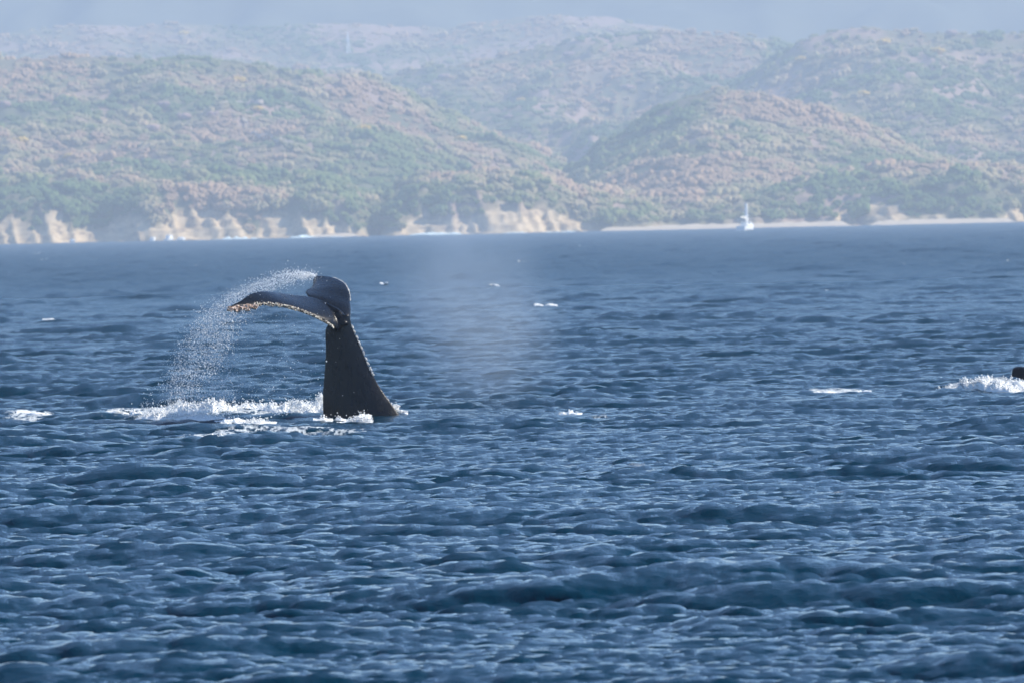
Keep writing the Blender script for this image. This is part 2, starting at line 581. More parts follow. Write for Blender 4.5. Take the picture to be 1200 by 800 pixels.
mt, nt, b = mat('tree_foliage')
at = N(nt, 'ShaderNodeAttribute', attribute_name='tint', attribute_type='INSTANCER')
cc = ramp(nt, at.outputs['Fac'], [(0.0, (0.10, 0.145, 0.05)), (0.3, (0.15, 0.185, 0.06)), (0.45, (0.20, 0.20, 0.085)), (0.62, (0.27, 0.235, 0.115)), (0.85, (0.37, 0.295, 0.165)), (1.0, (0.37, 0.25, 0.15))])
nt.links.new(cc, b.inputs['Base Color'])
b.inputs['Roughness'].default_value = 0.9
b.inputs['Specular IOR Level'].default_value = 0.1

variants = bpy.data.collections.new('tree_kinds')
for s in range(5):
    V, F = crown_mesh(s, 18, 0.9 + .1 * s)
    o = bpy.data.objects.new('tree_kind', npmesh('tree_kind', V, F, True))
    o.data.materials.append(mt)
    variants.objects.link(o)


def interp_land(x, y):
    return land_h(np.asarray(x, float), np.asarray(y, float))


nT = 160000
ty = 4620 + (8300 - 4620) * RNG.uniform(0, 1, nT) ** 1.35
tp = RNG.uniform(-260, 1460, nT)
tx = (tp - 600) * KPX * ty
tz, tcl = interp_land(tx, ty)
ok = (tz > 4) & (tcl < .3)
dens = fbm(tx / 70, ty / 110, 3, 91)
ok &= RNG.uniform(0, 1, nT) < np.clip((dens - .2) * 3.2, .6, 1)
tx, ty, tz = tx[ok], ty[ok], tz[ok]
pat = fbm(tx / 75, ty / 150, 4, 55)
bias = np.where(tp[ok] < 660, (tz - 50) / 90 * .22, np.where(ty < 5500, -(tz - 42) / 60 * .28, 0)).clip(-.11, .13)
tint = np.clip(bias + (pat - .5) * 2.9 + .50 + RNG.normal(0, .17, len(tx)), 0, 1)
size = RNG.gamma(4, .42, len(tx)).clip(.8, 4.5) * np.where(RNG.uniform(0, 1, len(tx)) < .12, 1.5, 1)
fme = bpy.data.meshes.new('forest')
fme.vertices.add(len(tx)); fme.vertices.foreach_set('co', np.stack([tx, ty, tz - .6], -1).astype(np.float32).ravel())
attr(fme, 'tint', tint); attr(fme, 'size', size)
gxp = interp_land(tx + 14, ty)[0] - interp_land(tx - 14, ty)[0]
gyp = interp_land(tx, ty + 14)[0] - interp_land(tx, ty - 14)[0]
nup = np.stack([-gxp / 28, -gyp / 28, np.ones_like(gxp)], -1); nup[:, :2] = np.clip(nup[:, :2], -1.2, 1.2)
ua = fme.attributes.new('up', 'FLOAT_VECTOR', 'POINT'); ua.data.foreach_set('vector', nup.astype(np.float32).ravel())
forest = tag(link('forest', fme), 'dry tropical forest of green and leafless pinkish trees over the hills', 'forest', None, 'stuff')
ng = bpy.data.node_groups.new('forest_scatter', 'GeometryNodeTree')
ng.interface.new_socket('Geometry', in_out='INPUT', socket_type='NodeSocketGeometry')
ng.interface.new_socket('Geometry', in_out='OUTPUT', socket_type='NodeSocketGeometry')
gi, go = ng.nodes.new('NodeGroupInput'), ng.nodes.new('NodeGroupOutput')
ip = ng.nodes.new('GeometryNodeInstanceOnPoints')
ci = ng.nodes.new('GeometryNodeCollectionInfo')
ci.inputs['Collection'].default_value = variants
ci.inputs['Separate Children'].default_value = True
ci.inputs['Reset Children'].default_value = True
ip.inputs['Pick Instance'].default_value = True
na = ng.nodes.new('GeometryNodeInputNamedAttribute'); na.data_type = 'FLOAT'; na.inputs['Name'].default_value = 'size'
nu = ng.nodes.new('GeometryNodeInputNamedAttribute'); nu.data_type = 'FLOAT_VECTOR'; nu.inputs['Name'].default_value = 'up'
al = ng.nodes.new('FunctionNodeAlignRotationToVector'); al.axis = 'Z'
L_ = ng.links.new
L_(gi.outputs[0], ip.inputs['Points']); L_(ci.outputs[0], ip.inputs['Instance'])
L_(na.outputs[0], ip.inputs['Scale']); L_(nu.outputs[0], al.inputs['Vector']); L_(al.outputs[0], ip.inputs['Rotation'])
L_(ip.outputs[0], go.inputs[0])
forest.modifiers.new('scatter', 'NODES').node_group = ng

# single trees that stand out: yellow blossom on the slopes
m_yel = plain('yellow_blossom', (0.62, 0.42, 0.08), 0.9, 0.3, 0.5, 0.1)
m_pink = plain('bare_pink_twigs', (0.42, 0.29, 0.26), 0.9, 0.3, 0.5, 0.1)
m_bark = plain('bark', (0.12, 0.09, 0.07), 0.9, 0.3, 1.0, 0.1)


def land_hit(px, py):
    """first point of the land seen at a photo pixel"""
    ys_ = np.arange(4620, 8300, 12.0)
    pts = np.array([P(px, py, y)[:] for y in ys_])
    z, _ = interp_land(pts[:, 0], pts[:, 1])
    i = np.argmax(z > pts[:, 2])
    return Vector((pts[i, 0], pts[i, 1], z[i]))


proto = {}


def tree(px, py, s, kind, label, group):
    loc = land_hit(px, py + 4)
    t = empty(kind + '_tree', loc)
    tag(t, label, 'tree', group)
    if kind not in proto:
        rng = np.random.default_rng(len(proto) + 70)
        V, F = crown_mesh(90 + len(proto), 34, 1.15)
        cm = npmesh('crown', V, F); cm.materials.append(m_yel if kind == 'flowering' else m_pink)
        tv, tf = trunk_mesh(rng)
        tm = bpy.data.meshes.new('trunk'); tm.from_pydata(tv, [], tf); tm.materials.append(m_bark)
        proto[kind] = (cm, tm)
    for nm, me_ in zip(('crown', 'trunk'), proto[kind]):
        o = bpy.data.objects.new(nm, me_)
        COL.objects.link(o)
        o.parent = t
    t.scale = (s, s, s * .9)
    t.rotation_euler = (0, 0, random.uniform(0, 6.28))
    return t


YEL = [(278, 98, 4.6, 'brightest yellow flowering tree above the pale road cut on the left hill'), (22, 166, 4.2, 'orange yellow flowering tree near the outer end of the left hill'),
       (216, 40, 5, 'faint yellow flowering tree on the hazy far ridge left of the radio mast'), (610, 118, 4.0, 'small yellow flowering tree in the valley between the middle hills'),
       (428, 152, 4.5, 'yellow flowering tree straight above the whale flukes on the left hill'), (1035, 52, 4.6, 'pale yellow flowering tree just under the top of the tall right hill'),
       (1097, 62, 4.8, 'pale yellow flowering tree lower and right of the hilltop one'), (940, 73, 4.0, 'yellowish flowering tree near the shadowed edge of the tall right hill'),
       (1010, 112, 4.2, 'wide yellowish flowering tree halfway down the tall right hill'), (82, 190, 3.4, 'low yellow flowering tree just above the left cliffs'),
       (300, 138, 3.4, 'small yellow flowering tree right beside the lower dirt road'), (630, 92, 3.6, 'pale yellow flowering tree high on the middle hill'), (540, 165, 3.4, 'small yellow flowering tree on the slope falling to the bay')]
for px, py, sz, lb in YEL: tree(px, py, sz, 'flowering', lb, 'yellow flowering trees on the hills')
PNK = [(215, 138, 4.4, 'pale pinkish leafless tree, largest of three below the upper dirt road'), (192, 130, 4.0, 'pale leafless tree, leftmost of three below the upper dirt road'),
       (250, 142, 4.0, 'pale leafless tree, rightmost of three below the upper dirt road'), (666, 65, 4.6, 'pale leafless tree just under the top of the middle hill'),
       (735, 105, 4.4, 'pale leafless tree on the middle hill above the front right hill'), (520, 90, 4.4, 'pale leafless tree at the dip between left and middle hills'),
       (180, 152, 4, 'pale leafless tree lowest on the left hill above the green belt'), (5, 128, 4.2, 'pinkish leafless tree at the very edge of the left hill'),
       (596, 138, 3.6, 'small pale leafless tree low in the valley of the middle hills'), (980, 88, 4.2, 'pale leafless tree on the lit face of the tall right hill'),
       (1115, 40, 4.4, 'pale leafless tree standing on the skyline of the tall right hill'), (1180, 142, 4, 'pale leafless tree near the outer edge of the right hills')]
for px, py, sz, lb in PNK: tree(px, py, sz, 'leafless', lb, 'pale leafless trees on the hills')

# pale dirt road cut on the left slope
mroad = plain('pale_dirt', (0.5, 0.42, 0.34), 0.95, 0.2, 0.3, 0.1)


def road(pts, wid):
    V = []
    P3 = []
    for (a, c) in zip(pts[:-1], pts[1:]):
        for k in range(8):
            P3.append((a[0] + (c[0] - a[0]) * k / 8, a[1] + (c[1] - a[1]) * k / 8))
    for px, py in P3:
        g = land_hit(px, py)
        V += [(g.x, g.y - 3, g.z + .6), (g.x, g.y - 3, g.z + 1.2 + wid * .5), (g.x, g.y + wid, g.z + 1.6 + wid * .5)]
    o = link('dirt_road', npmesh('dirt_road', V, grid_faces(len(P3), 3)), mroad)
    return tag(o, 'pale dirt road cut across the left hillside', None, None, 'structure')


road([(262, 127), (290, 127), (325, 125)], 3.0)
road([(285, 152), (298, 163), (320, 170), (355, 176)], 3.0)

# radio mast on the left ridge
mpaint = plain('mast_paint', (0.8, 0.8, 0.8), 0.6, 0.05)


def box(bm_, c, s):
    r_ = bmesh.ops.create_cube(bm_, size=1)
    for v in r_['verts']:
        v.co = Vector((v.co.x * s[0] + c[0], v.co.y * s[1] + c[1], v.co.z * s[2] + c[2]))


def bar(bm_, a, c, r1, r2=None, seg=8):
    a, c = Vector(a), Vector(c)
    d = c - a
    res = bmesh.ops.create_cone(bm_, cap_ends=True, segments=seg, radius1=r1, radius2=r1 if r2 is None else r2, depth=d.length)
    M = Matrix.Translation((a + c) / 2) @ d.to_track_quat('Z', 'Y').to_matrix().to_4x4()
    bmesh.ops.transform(bm_, matrix=M, verts=res['verts'])


def bobj(name, bm_, mt_, parent=None, smooth=False):
    me_ = bpy.data.meshes.new(name)
    bm_.to_mesh(me_); bm_.free()
    for p_ in me_.polygons: p_.use_smooth = smooth
    me_.materials.append(mt_)
    o = bpy.data.objects.new(name, me_)
    COL.objects.link(o)
    if parent: o.parent = parent
    return o


base = land_hit(408, 66)
rm = tag(empty('radio_mast', base), 'slim white lattice radio mast on the hazy far ridge', 'radio mast')
H = P(408, 38, base.y).z - base.z
bm = bmesh.new()
for k in range(3):
    a = k * 2.09
    bar(bm, (math.cos(a) * 2.2, math.sin(a) * 2.2, -1), (math.cos(a) * .5, math.sin(a) * .5, H), .3, .2, 6)
bobj('mast_leg', bm, mpaint, rm)
bm = bmesh.new()
for i in range(9):
    z0, z1 = H * i / 9, H * (i + 1) / 9
    r0, r1 = 2.2 - 1.7 * i / 9, 2.2 - 1.7 * (i + 1) / 9
    for k in range(3):
        a, c = k * 2.09, (k + 1) * 2.09
        bar(bm, (math.cos(a) * r0, math.sin(a) * r0, z0), (math.cos(c) * r1, math.sin(c) * r1, z1), .18, .18, 5)
tag(bobj('bracing', bm, mpaint, rm), kind='stuff')
bm = bmesh.new()
bar(bm, (0, -1.4, H * .62), (0, -.9, H * .62), 1.3, 1.1, 14)
bobj('dish', bm, mpaint, rm)

# ------------------------------------------------------------------ boats
m_white = plain('white_gelcoat', (0.90, 0.90, 0.88), 0.4, 0.03)
m_alu = plain('pale_spar', (0.85, 0.85, 0.85), 0.5, 0.03)
m_glass = plain('dark_cabin_glass', (0.03, 0.04, 0.05), 0.15, 0.1)
m_canvas = plain('cream_canvas', (0.75, 0.72, 0.64), 0.8, 0.1)


def hull_bm(Lh, B, H_):
    bm_ = bmesh.new()
    st = []
    n = 12
    for i in range(n + 1):
        t = i / n
        half = B / 2 * (1 - max(0, (t - .45) / .55) ** 2.2) * (0.85 + .15 * min(1, t * 4))
        sheer = H_ * (0.85 + 0.35 * t ** 2)
        ring = []
        for s in (-1, 1):
            for (q, z) in ((0.02, -0.5), (0.75, -.1), (0.95, .35 * H_), (1.0, sheer)):
                ring.append((t * Lh - Lh / 2, s * max(half, .02) * q, z))
        ring = ring[:4] + ring[4:][::-1]
        # order: port keel..sheer, then starboard sheer..keel
        st.append([bm_.verts.new(v) for v in ring])
    for a, c in zip(st[:-1], st[1:]):
        for k in range(8):
            bm_.faces.new((a[k], a[(k + 1) % 8], c[(k + 1) % 8], c[k]))
    bm_.faces.new(st[0][::-1]); bm_.faces.new(st[-1])
    bmesh.ops.recalc_face_normals(bm_, faces=bm_.faces)
    return bm_


def sailboat(px, py, Y):
    loc = P(px, py, Y); loc.z = 0.0
    t = tag(empty('sailboat', loc), 'white sailing yacht with one bare mast anchored off the sand beach', 'sailboat')
    u = KPX * Y
    Lh = 16 * u * 2.0
    bobj('hull', hull_bm(Lh, 4.2, 2.0), m_white, t)
    bm_ = bmesh.new(); box(bm_, (-.3, 0, 2.6), (4.2, 2.4, 1.1)); bmesh.ops.bevel(bm_, geom=bm_.edges[:], offset=.25, segments=2)
    cb = bobj('cabin', bm_, m_white, t)
    for s in (-1, 1):
        bm_ = bmesh.new(); box(bm_, (-.3, s * 1.21, 2.75), (3.0, .06, .4))
        bobj('cabin_window', bm_, m_glass, cb)
    bm_ = bmesh.new(); box(bm_, (-2.6, 0, 4.3), (3.6, 3.0, .35)); bmesh.ops.bevel(bm_, geom=bm_.edges[:], offset=.12, segments=2)
    cn = bobj('bimini', bm_, m_canvas, t)
    for x in (-4.1, -1.1):
        for y in (-1.3, 1.3):
            bm_ = bmesh.new(); bar(bm_, (x, y, 2.0), (x, y, 4.2), .06)
            bobj('canopy_post', bm_, m_alu, cn)
    bm_ = bmesh.new(); bar(bm_, (0, 0, 2.0), (0, 0, 32 * u), .55, .42, 10)
    ms = bobj('mast', bm_, m_alu, t)
    for z in (6.5, 10):
        bm_ = bmesh.new(); bar(bm_, (0, -1.1, z), (0, 1.1, z), .06)
        bobj('spreader', bm_, m_alu, ms)
    bm_ = bmesh.new(); bar(bm_, (0, 0, 4.9), (-4.8, 0, 4.9), .3, .2, 10)
    bobj('boom', bm_, m_canvas, t)
    for a in ((Lh / 2 - .2, 0, 2.4), (-Lh / 2 + .2, 0, 2.0), (-.2, 1.9, 2.0), (-.2, -1.9, 2.0)):
        bm_ = bmesh.new(); bar(bm_, a, (0, 0, 31 * u), .025, .025, 5)
        bobj('stay', bm_, m_alu, t)
    t.rotation_euler = (0, 0, math.radians(62))
    return t


sailboat(875, 267, 3300)


def motorboat(px, Lh, hgt, label, rot, wide=2.6):
    Y = 4545.0
    loc = P(px, 280, Y); loc.z = 0
    t = tag(empty('motorboat', loc), label, 'motorboat', 'white boats moored below the cliffs')
    bobj('hull', hull_bm(Lh, wide, 1.2), m_white, t)
    bm_ = bmesh.new(); box(bm_, (-.2, 0, 1.2 + hgt * .3), (Lh * .45, wide * .72, hgt * .6)); bmesh.ops.bevel(bm_, geom=bm_.edges[:], offset=.2, segments=2)
    c_ = bobj('cabin', bm_, m_white, t)
    bm_ = bmesh.new(); box(bm_, (-.2 + Lh * .226, 0, 1.25 + hgt * .36), (.06, wide * .55, hgt * .24))
    bobj('windscreen', bm_, m_glass, c_)
    if hgt > 1.4:
        bm_ = bmesh.new(); box(bm_, (-.4, 0, 1.6 + hgt * .85), (Lh * .4, wide * .8, .18))
        r_ = bobj('canopy', bm_, m_canvas, t)
        for x in (-1.4, .6):
            for y in (-.9, .9):
                bm_ = bmesh.new(); bar(bm_, (x, y, 1.2 + hgt * .55), (x, y, 1.55 + hgt * .85), .05)
                bobj('canopy_post', bm_, m_alu, r_)
    t.rotation_euler = (0, 0, math.radians(rot))


motorboat(198.5, 6.5, 2.6, 'largest white motorboat with raised cabin moored below the cliff', 60, 3.2)
motorboat(212, 4.4, 1.0, 'small low white motorboat just right of the largest moored boat', 25)
motorboat(179, 4.6, 1.3, 'small white motorboat just left of the largest moored boat', 70)
motorboat(84.5, 3.8, 1.2, 'lone small white motorboat below the leftmost cliffs', 100)

# ------------------------------------------------------------------ whale
WY = 170.0
U = KPX * WY


def W(px, py, dy=0.0):
    """photo pixel at the whale, at dy metres beyond its axis"""
    v = P(px, py, WY)
    return np.array([v.x, WY + dy, v.z])


def spline(pts, n):
    pts = np.asarray(pts, float)
    d = np.r_[0, np.cumsum(np.linalg.norm(np.diff(pts, axis=0), axis=1))]
    d /= d[-1]
    t = np.linspace(0, 1, n)
    # Catmull-Rom through the points
    m_ = np.gradient(pts, d, axis=0)
    i = np.clip(np.searchsorted(d, t, side='right') - 1, 0, len(d) - 2)
    h = (d[i + 1] - d[i])[:, None]
    s = ((t - d[i]) / (d[i + 1] - d[i]))[:, None]
    return ((2 * s ** 3 - 3 * s ** 2 + 1) * pts[i] + (s ** 3 - 2 * s ** 2 + s) * h * m_[i]
            + (-2 * s ** 3 + 3 * s ** 2) * pts[i + 1] + (s ** 3 - s ** 2) * h * m_[i + 1])


def loft(rings):
    """closed loft of equal rings"""
    n, k = len(rings), len(rings[0])
    V = np.concatenate(rings)
    F = [tuple(f) for f in grid_faces(n, k, True)]
    V = np.vstack([V, rings[0].mean(0), rings[-1].mean(0)])
    for j in range(k):
        F.append((n * k, (j + 1) % k, j))
        F.append((n * k + 1, (n - 1) * k + j, (n - 1) * k + (j + 1) % k))
    return V, F


def to_mesh(parts, voxel, name, smooth_it=6):
    bm_ = bmesh.new()
    for V, F in parts:
        vs = [bm_.verts.new(v) for v in V]
        for f in F:
            if len(set(f)) == len(f): bm_.faces.new([vs[i] for i in f])
    bmesh.ops.recalc_face_normals(bm_, faces=bm_.faces)
    me_ = bpy.data.meshes.new(name); bm_.to_mesh(me_); bm_.free()
    o = bpy.data.objects.new(name + '_tmp', me_)
    COL.objects.link(o)
    r_ = o.modifiers.new('r', 'REMESH'); r_.mode = 'VOXEL'; r_.voxel_size = voxel
    s_ = o.modifiers.new('s', 'SMOOTH'); s_.factor = .5; s_.iterations = smooth_it
    dg = bpy.context.evaluated_depsgraph_get()
    out = bpy.data.meshes.new_from_object(o.evaluated_get(dg))
    bpy.data.objects.remove(o); bpy.data.meshes.remove(me_)
    out.name = name
    for p_ in out.polygons: p_.use_smooth = True
    return out


TH = np.linspace(0, 2 * np.pi, 32, endpoint=False)
# tail stock: photo row, left edge, right edge, half thickness across (m)
stock = [(369, 400, 409.5, .09), (373, 392, 411, .15), (378, 386, 411.8, .185), (383, 381.7, 413, .205), (390, 380.5, 416, .20), (400, 381, 420.5, .22), (410, 381, 425, .24), (425, 380.3, 431, .27),
         (440, 379.3, 438.3, .31), (455, 378, 447, .35), (465, 377.5, 454, .39), (475, 377.5, 461, .43), (485, 378, 468, .47), (492, 379, 473, .5), (510, 381, 488, .56), (545, 382, 520, .68), (600, 380, 570, .8)]
rings = []
sp_ = spline([(a, b_, c, d * 60) for a, b_, c, d in stock], 46)
for py, l, r_, th in sp_:
    th /= 60
    a_, c_ = W(l, py), W(r_, py)
    cen, half = (a_ + c_) / 2, (c_ - a_) / 2
    ct, st_ = np.cos(TH), np.sin(TH)
    bulge = np.sign(st_) * (1 - np.abs(ct) ** 2.2) * th * .48
    ring = cen[None] + half[None] * ct[:, None] + np.array([0, 1, 0])[None] * bulge[:, None]
    rings.append(ring)
parts = [loft(rings)]


def fluke(LE, TE, thick, n=44, sgn=1):
    le, te = spline(LE, n), spline(TE, n)
    rings_ = []
    for i in range(n):
        u = i / (n - 1)
        ch = te[i] - le[i]
        spv = (le[min(i + 1, n - 1)] + te[min(i + 1, n - 1)] - le[max(i - 1, 0)] - te[max(i - 1, 0)])
        nn = np.cross(ch, spv); nn /= np.linalg.norm(nn) + 1e-9
        if nn[2] < 0: nn = -nn
        t = np.interp(u, np.linspace(0, 1, len(thick)), thick)
        cl_ = np.linalg.norm(ch)
        t = min(t, max(.03, cl_ * .35))
        k = 12
        v = (1 - np.cos(np.linspace(0, np.pi, k))) / 2
        prof = t * (np.sqrt(v + 1e-6) * (1 - v) * 1.9 + .010 / max(t, .02) * 1.0)
        prof[0] *= .3
        topp = le[i] + ch * v[:, None] + nn * prof[:, None] * .5
        bot = le[i] + ch * v[:, None] - nn * prof[:, None] * .5
        rings_.append(np.vstack([topp, bot[::-1]]))
    return loft(rings_)


NEAR_LE = [W(405, 393, .06), W(397, 389, -.07), W(386, 380, -.30), W(367, 370, -.55), W(347, 362.5, -.82), W(325, 358, -1.1), W(301, 357.5, -1.38), W(284, 359.5, -1.55), W(270, 360.5, -1.70)]
NEAR_TE = [W(406, 373, .08), W(393, 362, .16), W(378, 353, .2), W(363, 348, .18), W(345, 345.6, -.06), W(328, 343.2, -.36), W(309, 341.0, -.78), W(297, 343, -1.08), W(285, 351, -1.42), W(270, 358.8, -1.70)]
parts.append(fluke(NEAR_LE, NEAR_TE, [.24, .20, .16, .13, .11, .09, .07, .05, .035]))
FAR_LE = [W(404, 394, .0), W(410, 379, .10), W(411, 366, .33), W(410, 354, .65), W(407.5, 341, 1.0), W(400.5, 331.5, 1.35), W(386, 325.6, 1.65), W(367, 324, 1.85)]
FAR_TE = [W(386, 372, .12), W(370, 356, .26), W(360, 347.5, .42), W(357.5, 340.5, .82), W(362.5, 337.5, 1.05), W(364.3, 334, 1.3), W(364.2, 329.5, 1.62), W(366, 325, 1.86)]
parts.append(fluke(FAR_LE, FAR_TE, [.22, .19, .15, .12, .10, .08, .06, .045]))
# ridge of the stock running on to the notch
rings = []
rid = spline([np.r_[W(401, 383, 0), .15 * 40], np.r_[W(396, 371.5, .05), .125 * 40], np.r_[W(386, 362.5, .12), .085 * 40], np.r_[W(375, 355.5, .18), .055 * 40], np.r_[W(363, 349.5, .24), .03 * 40]], 20)
for i in range(20):
    c_, r_ = rid[i, :3], rid[i, 3] / 40
    tg = rid[min(i + 1, 19), :3] - rid[max(i - 1, 0), :3]; tg /= np.linalg.norm(tg)
    e1 = np.cross(tg, [0, 1, 0]); e1 /= np.linalg.norm(e1); e2 = np.cross(tg, e1)
    rings.append(c_ + r_ * (np.cos(TH)[:, None] * e1 + .9 * np.sin(TH)[:, None] * e2))
parts.append(loft(rings))
whale_me = to_mesh(parts, 0.0175, 'whale_body', 3)

mwh, nt, b = mat('wet_whale_skin')
wn1 = pos_noise(nt, 1.6, 6, (1, 1, 1), 0, .6)
wn2 = pos_noise(nt, 9.0, 5, (1, 1, .35), 0, .65)
wc = ramp(nt, wn1, [(0.35, (0.001, 0.0015, 0.003)), (0.6, (0.002, 0.0027, 0.0045)), (0.75, (0.005, 0.0055, 0.008))])
scr = ramp(nt, wn2, [(0.66, 0.0), (0.74, 1.0)])
nt.links.new(mixc(nt, math_(nt, 'MULTIPLY', scr, .12), wc, (0.06, 0.058, 0.056)), b.inputs['Base Color'])
nt.links.new(ramp(nt, wn2, [(0.3, 0.20), (0.7, 0.32)]), b.inputs['Roughness'])
bp = nt.nodes.new('ShaderNodeBump'); bp.inputs['Strength'].default_value = .25; bp.inputs['Distance'].default_value = .008
nt.links.new(wn2, bp.inputs['Height']); nt.links.new(bp.outputs[0], b.inputs['Normal'])
b.inputs['IOR'].default_value = 1.36
b.inputs['Specular IOR Level'].default_value = .34

g0 = W(425, 490)
whale = tag(empty('whale', (g0[0], g0[1], 0)), 'black whale tail with broad flukes raised high above splashing white water', 'whale', 'whales at the surface')
link('body', whale_me, mwh, whale)

m_barn, nt, b = mat('barnacle_crust')
bn = pos_noise(nt, 28, 3)
nt.links.new(ramp(nt, bn, [(0.36, (0.05, 0.04, 0.035)), (0.48, (0.36, 0.30, 0.23)), (0.6, (0.78, 0.72, 0.60))]), b.inputs['Base Color'])
b.inputs['Roughness'].default_value = .7
m_barn2, nt, b = mat('pink_barnacle_crust')
bn = pos_noise(nt, 22, 3)
nt.links.new(ramp(nt, bn, [(0.34, (0.12, 0.075, 0.055)), (0.46, (0.46, 0.30, 0.21)), (0.6, (0.74, 0.60, 0.50))]), b.inputs['Base Color'])
b.inputs['Roughness'].default_value = .7
m_scar = plain('pale_scar_skin', (0.62, 0.60, 0.56), .5, .4, 12)

rng = np.random.default_rng(4)
le = spline(NEAR_LE, 400)
cs, rs = [], []
for i in range(900):
    u = rng.uniform(0.13, .80)
    p = le[int(u * 399)]
    dens_ = float(vnoise(u * 26, 2.0, 5)) * (.4 + .6 * float(vnoise(u * 90, 7.0, 6)))
    if rng.uniform() > .12 + 1.3 * dens_: continue
    wd = .036 * (0.7 + u)
    cs.append(p + np.array([0, rng.normal(0, .02), 0]) + np.array([0, -.01, rng.uniform(-.25, 1.0) * wd]))
    rs.append(rng.uniform(.007, .018))
V, F = blobs(cs, rs, ICO1, .2, rng=rng)
tag(link('barnacle_edge', npmesh('barnacle_edge', V, F), m_barn, whale), 'cream barnacles crusting the front edge of the near fluke', None, None, 'stuff')
cs, rs = [], []
for i in range(700):
    u = rng.uniform(0.78, .995)
    p = le[int(u * 399)]
    wd = .085 * min(1, (1.02 - u) / .05) * min(1, (u - .77) / .03)
    cs.append(p + np.array([rng.normal(0, .01), rng.normal(-.01, .025), rng.uniform(-.75, .6) * wd * (.75 + .35 * math.sin(u * 90)) - .012]))
    rs.append(rng.uniform(.008, .02))
V, F = blobs(cs, rs, ICO1, .2, rng=rng)
tag(link('barnacle_patch', npmesh('barnacle_patch', V, F), m_barn2, whale), 'pinkish brown barnacle patch under the fluke tip', None, None, 'stuff')
# pale scarred nicks down the keel
cs, rs = [], []
edge = spline([W(412.9, 382, 0), W(416.2, 390, 0), W(420.7, 400, 0), W(425.2, 410, 0), W(431.2, 425, 0), W(438.4, 440, 0)], 300)
for i in range(260):
    u = rng.uniform(0, 1)
    if math.sin(u * 60) < -.4: continue
    p = edge[int(u * 299)]
    cs.append(p + np.array([rng.uniform(-.022, .004), rng.normal(0, .018), 0]))
    rs.append((rng.uniform(.008, .014), .014, rng.uniform(.012, .03)))
fe = spline(FAR_LE, 200)
for i in range(120):
    p = fe[int(rng.uniform(.40, .85) * 199)]
    cs.append(p + np.array([rng.uniform(-.008, .006), rng.normal(0, .01), 0])); rs.append((.008, .012, .014))
V, F = blobs(cs, rs, ICO1, .25, rng=rng)
tag(link('pale_keel_scar', npmesh('pale_keel_scar', V, F), m_scar, whale), None, None, None, 'stuff')

# second whale: low back and dorsal hump passing out of the frame
Y2 = 192.0
prof2 = [(1150, 452, .10), (1162, 447, .18), (1170, 442.5, .24), (1180, 440, .28), (1184, 439.5, .27), (1186, 432, .24), (1189, 429.8, .22), (1200, 429, .24), (1212, 430.5, .34), (1235, 432, .46), (1275, 437, .55), (1320, 446, .5), (1350, 456, .3)]
rings = []
for px, py, th in spline([(a, b_, c * 100) for a, b_, c in prof2], 120):
    th /= 100
    a_ = P(px, py, Y2); zb = -.5
    hz = (a_.z - zb) / 2
    ct, st_ = np.cos(TH), np.sin(TH)
    rings.append(np.stack([np.full(32, a_.x), Y2 + th * st_, zb + hz + hz * np.sign(ct) * np.abs(ct) ** .8], -1))
w2 = to_mesh([loft(rings)], .026, 'whale_back', 2)
p2 = P(1225, 450, Y2)
whale2 = tag(empty('whale', (p2.x, p2.y, 0)), 'dark whale back with low hump behind white foam at the edge of the scene', 'whale', 'whales at the surface')
link('body', w2, mwh, whale2)

# ------------------------------------------------------------------ foam, spray
mf, nt, b = mat('white_foam')
fn = pos_noise(nt, 9, 6, (1, .5, 1), 0, .65)
f2 = pos_noise(nt, 3.2, 4, (1, .6, 1.5), 0, .6)
nt.links.new(ramp(nt, math_(nt, 'ADD', math_(nt, 'MULTIPLY', fn, .55), math_(nt, 'MULTIPLY', f2, .45)), [(0.36, (0.55, 0.62, 0.61)), (0.46, (0.72, 0.74, 0.72)), (0.58, (0.82, 0.82, 0.79))]), b.inputs['Base Color'])
b.inputs['Roughness'].default_value = .8
b.inputs['Specular IOR Level'].default_value = .25
nt.links.new(ramp(nt, math_(nt, 'ADD', math_(nt, 'MULTIPLY', pos_noise(nt, 16, 5, (1, .35, 1.2), 0, .7), .6), math_(nt, 'MULTIPLY', f2, .4)), [(0.36, 0.0), (0.44, 1.0)]), b.inputs['Alpha'])
bp = nt.nodes.new('ShaderNodeBump'); bp.inputs['Strength'].default_value = .8; bp.inputs['Distance'].default_value = .05
nt.links.new(fn, bp.inputs['Height']); nt.links.new(bp.outputs[0], b.inputs['Normal'])
mlump, nt, b = mat('foam_lumps')
b.inputs['Base Color'].default_value = (.80, .80, .78, 1)
b.inputs['Roughness'].default_value = .8
md, nt, b = mat('water_drops')
b.inputs['Base Color'].default_value = (.85, .88, .9, 1)
b.inputs['Alpha'].default_value = .85
b.inputs['Roughness'].default_value = .25


